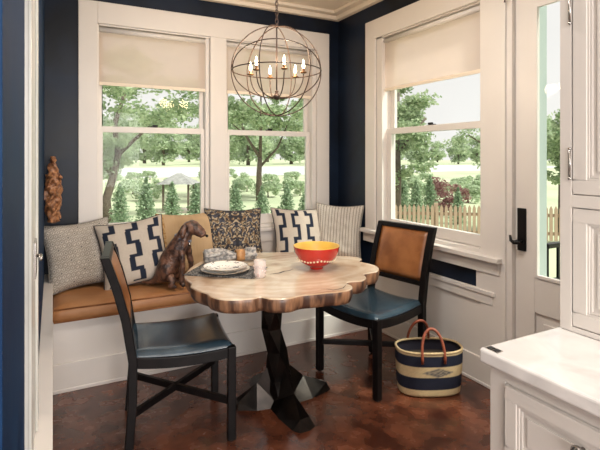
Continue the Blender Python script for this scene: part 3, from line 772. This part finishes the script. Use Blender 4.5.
# ------------------------------------------------------------------ basket
def basket():
    c=at(428.5,2.915); yaw=-YAW+radians(3)
    A0,B0,A1,B1,Hh=.188,.108,.203,.124,.268
    NAT=(.56,.42,.24); BL=(.012,.014,.030)
    n=120; zs=46; vs=[];fs=[];cols=[]
    for i in range(zs+1):
        t=i/zs; a=A0+(A1-A0)*sin(t*pi/2); b_=B0+(B1-B0)*sin(t*pi/2)
        if t<.06: a-=.012*(1-t/.06)**2; b_-=.012*(1-t/.06)**2
        for k in range(n):
            th=2*pi*k/n; e=2.6; cx=abs(cos(th))**(2/e)*(1 if cos(th)>0 else -1); sy=abs(sin(th))**(2/e)*(1 if sin(th)>0 else -1)
            rb=1+.006*(1 if k%2 else -1)*(1 if i%2 else -1)
            vs.append((a*cx*rb,b_*sy*rb,t*Hh))
            if t<.18: c_=NAT
            elif t<.46: c_=BL
            elif t<.70:
                c_=NAT
                X=a*cx; 
                if sy<0:
                    q=abs(X-.02)/.10+abs(t-.575)/.11
                    if q<1: c_=(.10,.09,.09) if int(q*6)%2==0 else (.30,.24,.17)
            elif t<.955: c_=BL
            else: c_=NAT
            k_=.92+.16*random.random(); cols.append(tuple(x*k_ for x in c_))
    for i in range(zs):
        for k in range(n): fs.append((i*n+k,i*n+(k+1)%n,(i+1)*n+(k+1)%n,(i+1)*n+k))
    # inside wall and floor
    o1=len(vs)
    for i in range(9):
        t=1-i/8*.96; a=(A0+(A1-A0)*sin(t*pi/2))-.008; b_=(B0+(B1-B0)*sin(t*pi/2))-.008
        for k in range(n):
            th=2*pi*k/n; e=2.6; cx=abs(cos(th))**(2/e)*(1 if cos(th)>0 else -1); sy=abs(sin(th))**(2/e)*(1 if sin(th)>0 else -1)
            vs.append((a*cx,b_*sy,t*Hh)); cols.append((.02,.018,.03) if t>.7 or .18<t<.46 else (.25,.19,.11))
    for i in range(8):
        for k in range(n): fs.append((o1+i*n+k,o1+(i+1)*n+k,o1+(i+1)*n+(k+1)%n,o1+i*n+(k+1)%n))
    for k in range(n): fs.append((zs*n+k,zs*n+(k+1)%n,o1+(k+1)%n,o1+k))
    fs.append(tuple(o1+8*n+k for k in range(n))); fs.append(tuple(range(n))[::-1])
    me=bpy.data.meshes.new('basket'); me.from_pydata(vs,[],fs)
    a_=me.color_attributes.new('Col','FLOAT_COLOR','POINT')
    for i,cc in enumerate(cols): a_.data[i].color=(*cc,1)
    for p in me.polygons: p.use_smooth=True
    me.materials.append(BASKETM)
    o=bpy.data.objects.new('woven_basket',me); C.objects.link(o); o.location=(c.x,c.y,.002); o.rotation_euler=(0,0,yaw)
    tag(o,'oval straw basket with navy bands and leather handles on the floor','basket')
    # rim
    q=[];
    for k in range(80):
        th=2*pi*k/80; e=2.6; cx=abs(cos(th))**(2/e)*(1 if cos(th)>0 else -1); sy=abs(sin(th))**(2/e)*(1 if sin(th)>0 else -1)
        q.append(((A1-.003)*cx,(B1-.003)*sy,Hh+.002))
    m=MB(); m.tube(q,.0075,8,closed=True); m.build('basket_rim',mat('straw_rim',(.56,.42,.24),(.42,.30,.16),rough=.8,scale=90,bump=.5),o)
    for s_,tilt,xo in ((-1,.05,-.01),(1,.06,-.03)):
        m=MB(); pts=[(xo+.068*cos(pi*(1-t)),s_*(B1+.004)-s_*tilt*sin(pi*t),Hh-.02+.155*sin(pi*t)**.85) for t in [i/20 for i in range(21)]]
        pts=[(pts[0][0],s_*(B1+.004),Hh-.055)]+pts+[(pts[-1][0],s_*(B1+.004),Hh-.055)]
        m.tube(pts,.0085,10); m.build('handle',LEATHER_H,o)
basket()

# ------------------------------------------------------------------ kitchen cabinets, right foreground
CX=1.05; CY=.93
ct=MB(); ct.box(CX,XR-.075,-1.2,CY,.87,.91)
cto=ct.build('countertop',QUARTZ,bevel=.008,seg=3); tag(cto,'white marbled quartz countertop in the right foreground','countertop')
m=MB(); m.box(CX+.012,CX+.036,CY-.052,CY-.010,.910,.9115); m.box(CX+.015,CX+.033,CY-.048,CY-.033,.9115,.9125,1); m.box(CX+.015,CX+.033,CY-.029,CY-.014,.9115,.9125,1)
m.build('outlet_plate',[NICKEL,BLKMET],cto)
lc=B(CX+.035,XR-.075,-1.2,CY-.016,.09,.868).build('base_cabinet',CABW,bevel=.002); tag(lc,'cream painted drawer cabinet under the quartz countertop','cabinet')
FXc=CX+.035
B(CX+.10,XR-.08,-1.2,CY-.06,.0,.09).build('toe_kick',CABW,lc)
m=MB(); m.box(FXc-.006,FXc,-1.2,CY-.016,.835,.868); m.box(FXc-.006,FXc,.866,CY-.016,.09,.835); m.box(FXc-.006,FXc,-1.2,.866,.60,.63); m.box(FXc-.006,FXc,.40,.43,.09,.835); m.build('face_frame',CABW,lc,bevel=.001)
def panel(parent,y0,y1,z0,z1,X,name,fw=.035):
    """raised panel front whose face looks along -X"""
    m=MB(); m.box(X-.004,X,y0,y1,z0,z1)
    for a,b_,c_,d_ in ((y0,y1,z1-fw,z1),(y0,y1,z0,z0+fw),(y0,y0+fw,z0+fw,z1-fw),(y1-fw,y1,z0+fw,z1-fw)): m.box(X-.016,X-.004,a,b_,c_,d_)
    p=m.build(name,CABW,parent,bevel=.002)
    m=MB(); i=fw; k=.014
    for q,(w_,h_) in enumerate(((0,.013),(k*.5,.009))):
        a0,a1,b0,b1=y0+i+w_,y1-i-w_,z0+i+w_,z1-i-w_; s_=k*.5
        for a,b_,c_,d_ in ((a0,a1,b1-s_,b1),(a0,a1,b0,b0+s_),(a0,a0+s_,b0+s_,b1-s_),(a1-s_,a1,b0+s_,b1-s_)): m.box(X-h_,X-.004,a,b_,c_,d_)
    ii=i+k+.012; m.box(X-.009,X-.004,y0+ii,y1-ii,z0+ii,z1-ii)
    m.build('panel_moulding',CABW,p,bevel=.0015)
    return p
dw=panel(lc,.435,.860,.635,.830,FXc,'drawer')
m=MB(); m.lathe([(0,0),(.006,0),(.006,.012),(.014,.018),(.016,.024),(.012,.030),(0,.032)],20)
m.build('knob',NICKEL,dw,loc=(FXc-.006,.655,.768),rot=(0,-pi/2,0))
dw=panel(lc,-.05,.395,.635,.830,FXc,'drawer')
m=MB(); m.lathe([(0,0),(.006,0),(.006,.012),(.014,.018),(.016,.024),(.012,.030),(0,.032)],20)
m.build('knob',NICKEL,dw,loc=(FXc-.006,.17,.768),rot=(0,-pi/2,0))
for a,b_ in ((.435,.860),(-.05,.395)):
    panel(lc,a,b_,.12,.595,FXc,'drawer')
UX=1.41
uc=B(UX,XR-.075,-1.2,CY-.012,.9125,2.735).build('hutch_cabinet',CABW,bevel=.002); tag(uc,'tall cream cabinet standing on the countertop at the right edge','cabinet')
m=MB(); m.box(UX-.018,UX,.882,CY-.012,.9125,2.735); m.box(UX-.018,UX,-1.2,.882,1.288,1.325); m.box(UX-.018,UX,-1.2,.882,2.60,2.735); m.box(UX-.018,UX,-1.2,.882,.9125,.926); m.box(UX-.018,UX,.395,.43,.926,2.60); m.build('face_frame',CABW,uc,bevel=.001)
for y0,y1 in ((.433,.879),(-.05,.392)):
    for z0,z1 in ((.929,1.285),(1.328,2.597)):
        d_=panel(uc,y0,y1,z0,z1,UX,'door',.042)
        if y0>.4:
            for hz_ in ((1.42,1.89) if z0>1 else ()):
                m=MB(); m.tube([(UX-.024,y1+.004,hz_-.04),(UX-.024,y1+.004,hz_+.04)],.0032,8)
                for zz in (hz_-.045,hz_+.045): m.lathe([(0,-.006),(.004,-.003),(.005,0),(.004,.003),(0,.006)],8,(UX-.024,y1+.004,zz))
                m.box(UX-.0195,UX-.017,y1+.004,y1+.012,hz_-.038,hz_+.038)
                m.build('hinge',NICKEL,d_)

# ------------------------------------------------------------------ chandelier
cc=at(276.7,2.81,1.953); R0=.268
ch_=empty('orb_chandelier',(cc.x,cc.y,1.953),0,'rust brown iron orb chandelier with candle bulbs hanging over the table','chandelier')
def hoop(normal,r,w=.0035,off=(0,0,0)):
    nrm=Vector(normal).normalized(); u=nrm.orthogonal().normalized(); v=nrm.cross(u)
    m=MB(); m.tube([Vector(off)+(u*cos(2*pi*k/64)+v*sin(2*pi*k/64))*r for k in range(64)],w,8,closed=True); m.build('hoop',IRON,ch_)
def hdir(deg,tilt=0):
    # horizontal normal, degrees measured from the line of sight of the doorway
    a=atan2(FY,FX)+radians(deg); return (cos(a)*cos(radians(tilt)),sin(a)*cos(radians(tilt)),sin(radians(tilt)))
hoop(hdir(8),R0); hoop(hdir(-42),R0*.985); hoop(hdir(72),R0*.99)
hoop((0,0,1),R0*.99); 
hoop(Vector((0,0,1))+Vector((FX,FY,0))*.62*1,R0*.975)
m=MB(); m.tube([(0,0,R0),(0,0,-.15)],.0045,8); m.lathe([(0,0),(.012,.004),(.020,.014),(.022,.024),(.014,.034),(.008,.045),(.012,.055),(0,.06)],16,(0,0,-.175)); m.lathe([(0,0),(.010,.002),(.012,.015),(.006,.022),(0,.024)],14,(0,0,R0-.008)); m.build('center_stem',IRON,ch_)
m=MB(); z=R0+.016; k=0
while z<.60:
    pts=[]
    for q in range(14):
        a=2*pi*q/14; x=.009*cos(a); zz=z+.012+.018*sin(a); pts.append((x,0,zz) if k%2==0 else (0,x,zz))
    m.tube(pts,.0026,6,closed=True); z+=.026; k+=1
m.tube([(0,0,.56),(0,0,ZC-1.953-.02)],.0035,8)
m.build('chain',IRON,ch_)
m=MB(); m.lathe([(0,0),(.05,-.0),(.055,-.012),(.035,-.025),(.01,-.03),(0,-.03)],24,(0,0,ZC-1.953)); m.build('ceiling_canopy',IRON,ch_)
for k in range(6):
    a=2*pi*k/6+radians(20); d=Vector((cos(a),sin(a),0)); rr=.163
    m=MB(); pts=[Vector((0,0,-.155))+d*.01]
    for q in range(1,15):
        t=q/14; pts.append(d*(rr*sin(t*pi/2)**1.0)+Vector((0,0,-.155+.0-.018*sin(pi*t)+.13*(1-cos(t*pi/2))**1.0)))
    m.tube(pts,.0035,8); arm=m.build('arm',IRON,ch_)
    e_=d*rr+Vector((0,0,-.022))
    m=MB(); m.lathe([(0,0),(.014,.002),(.022,.008),(.020,.010),(.008,.008),(.008,.030),(0,.031)],16,e_); m.build('candle_cup',BRASS,arm)
    m=MB(); m.lathe([(0,.031),(.006,.032),(.0085,.045),(.0075,.058),(.003,.078),(0,.086)],14,e_); m.build('bulb',BULB,arm)
for k in range(3):
    a=2*pi*k/3+.5
    l=bpy.data.lights.new('chandelier_light','POINT'); l.energy=5; l.color=(1,.72,.45); l.shadow_soft_size=.05
    o=bpy.data.objects.new('chandelier_light',l); C.objects.link(o); o.location=(cc.x+.13*cos(a),cc.y+.13*sin(a),2.03)

# ------------------------------------------------------------------ OUTSIDE
GZ=-.70
S(B(-150,250,YB+WT+.35,420,GZ-.1,GZ).build('ground',LAWN)); S(B(XR+WT,250,-60,YB+WT+.35,GZ-.1,GZ).build('ground',LAWN))
# pond
m=MB(); pc_=at(250,85); n=60
vs=[Vector((pc_.x+75*cos(2*pi*k/n)*(1+.08*sin(3*k*2*pi/n)),pc_.y-6+26*sin(2*pi*k/n)*(1+.1*sin(2*k*2*pi/n+1)),GZ+.02)) for k in range(n)]
vs2=[v-Vector((0,0,.015)) for v in vs]
m.add(vs,[tuple(range(n))]); S(m.build('pond',POND))
def leafcloud(name,clusters,nl,size,mt,parent=None,flat=.5,seed=1):
    rd=random.Random(seed); vs=[];fs=[]
    for (cx,cy,cz,r,h) in clusters:
        for k in range(nl):
            while True:
                p=Vector((rd.uniform(-1,1),rd.uniform(-1,1),rd.uniform(-1,1)))
                if p.length<=1: break
            p=p*(.55+.45*rd.random()); p=Vector((cx+p.x*r,cy+p.y*r,cz+p.z*h))
            a=Vector((rd.gauss(0,1),rd.gauss(0,1),rd.gauss(0,1)*flat+.001)).normalized(); b_=a.cross(Vector((rd.gauss(0,1),rd.gauss(0,1),rd.gauss(0,1)))).normalized()
            s_=size*rd.uniform(.6,1.3); o=len(vs)
            vs+=[p-a*s_*.5,p+b_*s_*.28,p+a*s_*.5,p-b_*s_*.28]; fs.append((o,o+1,o+2,o+3))
    me=bpy.data.meshes.new(name); me.from_pydata(vs,[],fs); me.materials.append(mt)
    o=bpy.data.objects.new(name,me); C.objects.link(o)
    if parent: o.parent=parent
    return o
def tree(loc,trunk,clusters,nl,size,mt,label,cat='tree',group=None,seed=1,name='garden_tree'):
    e=empty(name,loc,0,label,cat,group)
    m=MB()
    for pts,rs in trunk: m.tube(pts,rs,8)
    m.build('trunk',TRUNK,e); f=leafcloud('foliage',clusters,nl,size,mt,e,seed=seed)
    return e
def crown(rd,c,R,Hh,n,r): 
    out=[]
    for k in range(n):
        while True:
            p=Vector((rd.uniform(-1,1),rd.uniform(-1,1),rd.uniform(-1,1)))
            if p.length<1: break
        out.append((c[0]+p.x*R,c[1]+p.y*R,c[2]+p.z*Hh,r*rd.uniform(.7,1.25),r*rd.uniform(.4,.7)))
    return out
rd=random.Random(11)
# tree in the leftmost window (near, trunk curving up the left side)
p=at(108,15,GZ)
tree(p,[([(0,0,0),(-.05,0,.8),(.15,0,1.5),(.3,0,2.2),(.2,0,3.2),(.5,0,4.2)],[.16,.13,.12,.1,.08,.05]),([(.15,0,1.5),(-.3,.1,2.4),(-.5,.2,3.4)],[.09,.07,.04]),([(.3,0,2.2),(1.1,0,3.0),(1.8,.2,3.5)],[.07,.05,.03])],
     crown(rd,(.9,0,4.3),2.5,1.5,52,.60)+crown(rd,(-.2,0,2.2),.9,.9,18,.5),150,.15,LEAF,'leafy tree with curved trunk outside the leftmost window',seed=2)
p=at(259,23,GZ)
tree(p,[([(0,0,0),(0,0,1.3),(.05,0,2.1)],[.17,.14,.12]),([(.05,0,2.1),(-.7,0,3.2),(-1.3,0,4.6)],[.09,.06,.03]),([(.05,0,2.0),(.1,0,3.6),(.1,0,5.6)],[.10,.07,.03]),([(.0,0,1.6),(1.0,0,2.6),(1.7,0,4.1)],[.07,.05,.03]),([(-.7,0,3.2),(-1.6,0,3.9)],[.05,.02])],
     crown(rd,(.1,0,4.9),2.9,2.0,60,.72),190,.20,LEAF,'leafy tree with forked trunk outside the middle window',seed=3)
p=at(396,14,GZ)
tree(p,[([(0,0,0),(.05,0,1.5),(0,0,3),(.1,0,4.4)],[.15,.12,.09,.04]),([(0,0,2.2),(.8,-.4,3.3)],[.06,.03])],
     crown(rd,(-.2,0,3.3),1.15,1.2,26,.5)+crown(rd,(.0,0,2.0),.9,.7,10,.5),210,.14,LEAF,'leafy tree at the left edge of the right wall window',seed=4)
p=at(505,17,GZ)
tree(p,[([(0,0,0),(0,0,1.6),(-.1,0,3)],[.13,.1,.05]),([(-.05,0,1.8),(-.9,.2,2.6),(-1.6,.2,2.9)],[.05,.04,.02])],
     crown(rd,(-.6,.2,2.5),1.5,.75,16,.45),70,.12,LEAF,'sparse small tree outside, between the right window and the door',seed=5)
p=at(562,13,GZ)
tree(p,[([(0,0,0),(0,0,1.4),(.1,0,2.6)],[.11,.09,.05])],crown(rd,(0,0,2.3),.75,1.2,20,.42),230,.12,LEAF,'green tree seen through the glass of the door',seed=6)
# conifers
def conifer(h,r,seed):
    return [(0,0,h*(.08+.9*t),r*(1-t)**.65*.95+.04,.17) for t in [i/9 for i in range(10)]]
con0=None
for i,(px,d,h,mt_) in enumerate([(120,12.5,1.35,0),(146,13.3,1.45,0),(172,12.5,1.38,0),(196,13.3,1.3,0),(216,12.4,1.3,0),(236,13.6,1.30,0),(262,13.0,1.25,0),(287,13.4,1.30,0),(306,12.5,1.25,0),(403,16.5,1.45,0),(416,15.2,1.30,0),(430,16.3,1.40,0),(458,15.0,1.10,0)]):
    lab='rounded green conifer shrub in the row outside the windows' 
    g_='conifer shrubs in the garden row'
    p=at(px,d,GZ)
    if con0 is None:
        con0=empty('conifer_shrub',p,0,lab,'shrub',g_); mm_=MB(); mm_.tube([(0,0,0),(0,0,1.0)],[.05,.02],6); mm_.build('trunk',TRUNK,con0)
        leafcloud('foliage',conifer(1.3,.42,1),230,.075,LEAFD,con0,seed=9); c_=con0
    else: c_=copy_tree(con0); c_.location=p
    c_.rotation_euler=(0,0,i*1.7); c_.scale=(h/1.3*1.0,)*3
p=at(444,17.5,GZ)
e=empty('plum_bush',p,0,'reddish purple leafed bush behind the picket fence','bush'); leafcloud('foliage',crown(random.Random(5),(0,0,.75),.7,.55,14,.38),160,.10,LEAFP,e,seed=12)
mm_=MB(); mm_.tube([(0,0,0),(0,0,.6)],[.06,.03],6); mm_.build('trunk',TRUNK,e)
# low shrubs past the pond bank
# far tree line
rf=random.Random(21)
far0=None
for i in range(28):
    px=60+i*21+rf.uniform(-3,3); d=(158,122,196,139)[i%4]+rf.uniform(-3,3)
    if 395<px<520: hh=rf.uniform(.75,.95)
    else: hh=rf.uniform(1.15,1.5)
    p=at(px,d,GZ)
    if far0 is None:
        far0=empty('distant_tree',p,0,'hazy green tree in the far line beyond the pond','tree','trees beyond the pond')
        mm_=MB(); mm_.tube([(0,0,0),(0,0,6)],[.5,.3],6); mm_.build('trunk',TRUNK,far0)
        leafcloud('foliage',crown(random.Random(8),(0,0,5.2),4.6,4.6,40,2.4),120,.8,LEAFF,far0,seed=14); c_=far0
    else: c_=copy_tree(far0); c_.location=p
    c_.rotation_euler=(0,0,i*1.3); c_.scale=(hh*.8,hh*.8,hh)
# mid distance shrubs on the bank
ms0=None
for i,(px,d) in enumerate([(112,36),(135,40),(206,44),(240,38),(272,36),(292,42),(410,34),(428,38),(462,30),(478,33),(150,44),(228,52),(118,24),(133,27),(148,23),(163,28),(205,25),(216,30),(232,26),(247,29),(268,25),(284,30),(300,26),(393,24),(412,27),(432,23),(452,25),(468,22),(484,26),(500,24)]):
    p=at(px,d,GZ)
    if ms0 is None:
        ms0=empty('bank_shrub',p,0,'loose pale shrub growing on the grassy bank before the pond','shrub','shrubs on the pond bank')
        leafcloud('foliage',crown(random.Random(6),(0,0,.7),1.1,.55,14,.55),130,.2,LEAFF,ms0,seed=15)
        mm_=MB(); mm_.tube([(0,0,0),(0,0,.6)],[.08,.04],6); mm_.build('trunk',TRUNK,ms0); c_=ms0
    else: c_=copy_tree(ms0); c_.location=p
    c_.rotation_euler=(0,0,i*2.1); c_.scale=(.62,.62,.7)
# gazebo
gp=at(179,18.5,GZ); gz=empty('garden_gazebo',gp,-YAW,'small open gazebo with grey hipped roof on the lawn','gazebo')
m=MB(); e0,e1,zt_,zb_=.70,.08,1.50,1.10
m.add([(-e0,-e0,zb_),(e0,-e0,zb_),(e0,e0,zb_),(-e0,e0,zb_),(-e1,-e1,zt_),(e1,-e1,zt_),(e1,e1,zt_),(-e1,e1,zt_)],[(0,1,5,4),(1,2,6,5),(2,3,7,6),(3,0,4,7),(4,5,6,7),(3,2,1,0)]); m.build('roof',ROOFG,gz)
for x in (-.48,.48):
    for y in (-.48,.48): B(x-.035,x+.035,y-.035,y+.035,.1,1.12).build('post',TRUNK,gz)
B(-.62,.62,-.62,.62,0,.1).build('base',DECKM,gz)
# picket fence
A=at(385,12.3,GZ); Bp=at(600,11.6,GZ); L=(Bp-A).length; dd=(Bp-A).normalized(); ang=atan2(dd.y,dd.x)
fe=empty('picket_fence',A,ang,'weathered wooden picket fence across the garden outside','fence')
npk=int(L/.115); pk=None
for i in range(min(npk,98)):
    x=i*.115+.05
    if pk is None:
        m=MB(); m.box(-.038,.038,-.01,.01,.05,.84); m.add([(-.038,-.01,.84),(.038,-.01,.84),(0,-.01,.92),(-.038,.01,.84),(.038,.01,.84),(0,.01,.92)],[(0,1,2),(5,4,3),(0,2,5,3),(1,4,5,2)])
        pk=m.build('picket',PICKET,fe); c_=pk
    else: c_=pk.copy(); C.objects.link(c_)
    c_.location=(x,-.02,0)
for zz in (.22,.68): B(0,L,.0,.03,zz-.04,zz+.04).build('rail',PICKET,fe)
for k in range(5): B(k*L/4-.05 if k else 0,k*L/4+.05,.03,.13,0,.95).build('post',PICKET,fe)
# side deck and railing by the door
dk=B(XR+WT+.01,4.3,.7,2.12,-.16,-.08).build('porch_deck',DECKM); tag(dk,'small wooden porch landing outside the glazed door','deck')
S(B(XR+WT+.02,4.25,.72,2.1,GZ,-.162).build('trim_14',ROOFG))
rl=empty('porch_railing',(2.97,2.055,-.08),0,'dark metal railing on the porch outside the door','railing')
B(0,1.2,-.02,.02,.90,.93).build('top_rail',BLKMET,rl); B(0,1.2,-.015,.015,.66,.685).build('middle_rail',BLKMET,rl)
for k in range(11): B(k*.118,k*.118+.016,-.008,.008,0,.90).build('baluster',BLKMET,rl)

# ------------------------------------------------------------------ light
w=bpy.data.worlds.new('w'); bpy.context.scene.world=w; w.use_nodes=True; t=w.node_tree
bg=t.nodes['Background']; tc=N(t,'ShaderNodeTexCoord'); no=N(t,'ShaderNodeTexNoise'); no.inputs['Scale'].default_value=2.5; no.inputs['Detail'].default_value=5
t.links.new(tc.outputs['Generated'],no.inputs['Vector'])
cr=N(t,'ShaderNodeValToRGB'); cr.color_ramp.elements[0].color=(.78,.71,.72,1); cr.color_ramp.elements[1].color=(.92,.84,.83,1); cr.color_ramp.elements[0].position=.3; cr.color_ramp.elements[1].position=.7
t.links.new(no.outputs[0],cr.inputs[0]); t.links.new(cr.outputs[0],bg.inputs[0]); bg.inputs[1].default_value=.92
def area(name,loc,size,e,col,rot=(0,0,0),sy=None):
    l=bpy.data.lights.new(name,'AREA'); l.energy=e; l.color=col; l.size=size
    if sy: l.shape='RECTANGLE'; l.size_y=sy
    o=bpy.data.objects.new(name,l); C.objects.link(o); o.location=loc; o.rotation_euler=rot; return o
warm=(1,.96,.92)
area('ceiling_fill_light',(-.6,-.8,ZC-.03),.9,32,warm)  # this and the next two: added fill behind the view, no known fixtures
area('ceiling_fill_light',(.55,-1.9,ZC-.03),.9,32,warm)
area('ceiling_fill_light',(.5,.35,ZC-.03),.5,3,warm)
area('nook_fill_light',(1.2,1.75,ZC-.03),.4,20,warm)  # added fill over the nook, no fixture in this ceiling
area('rear_fill_light',(.1,-3.1,1.6),3.2,150,(1,.97,.95),(pi/2,0,0),1.6)  # added soft fill from the rear, set in the invented wall opening
s=bpy.data.lights.new('sun','SUN'); s.energy=4.2; s.angle=radians(12); s.color=(1,.96,.88)
o=bpy.data.objects.new('sun',s); C.objects.link(o); o.rotation_euler=(radians(38),radians(12),radians(20))

# ------------------------------------------------------------------ camera
cam=bpy.data.cameras.new('camera'); co=bpy.data.objects.new('camera',cam); C.objects.link(co)
cam.sensor_fit='HORIZONTAL'; cam.sensor_width=36; cam.lens=F/600*36; cam.shift_y=-(225-HY)/600; cam.clip_start=.02; cam.clip_end=1000
co.location=(0,0,H); co.rotation_euler=(pi/2,0,-YAW)
sc=bpy.context.scene; sc.camera=co
sc.view_settings.view_transform='Standard'; sc.view_settings.look='None'; sc.view_settings.gamma=1; sc.view_settings.use_curve_mapping=False
sc.view_settings.exposure=0.50
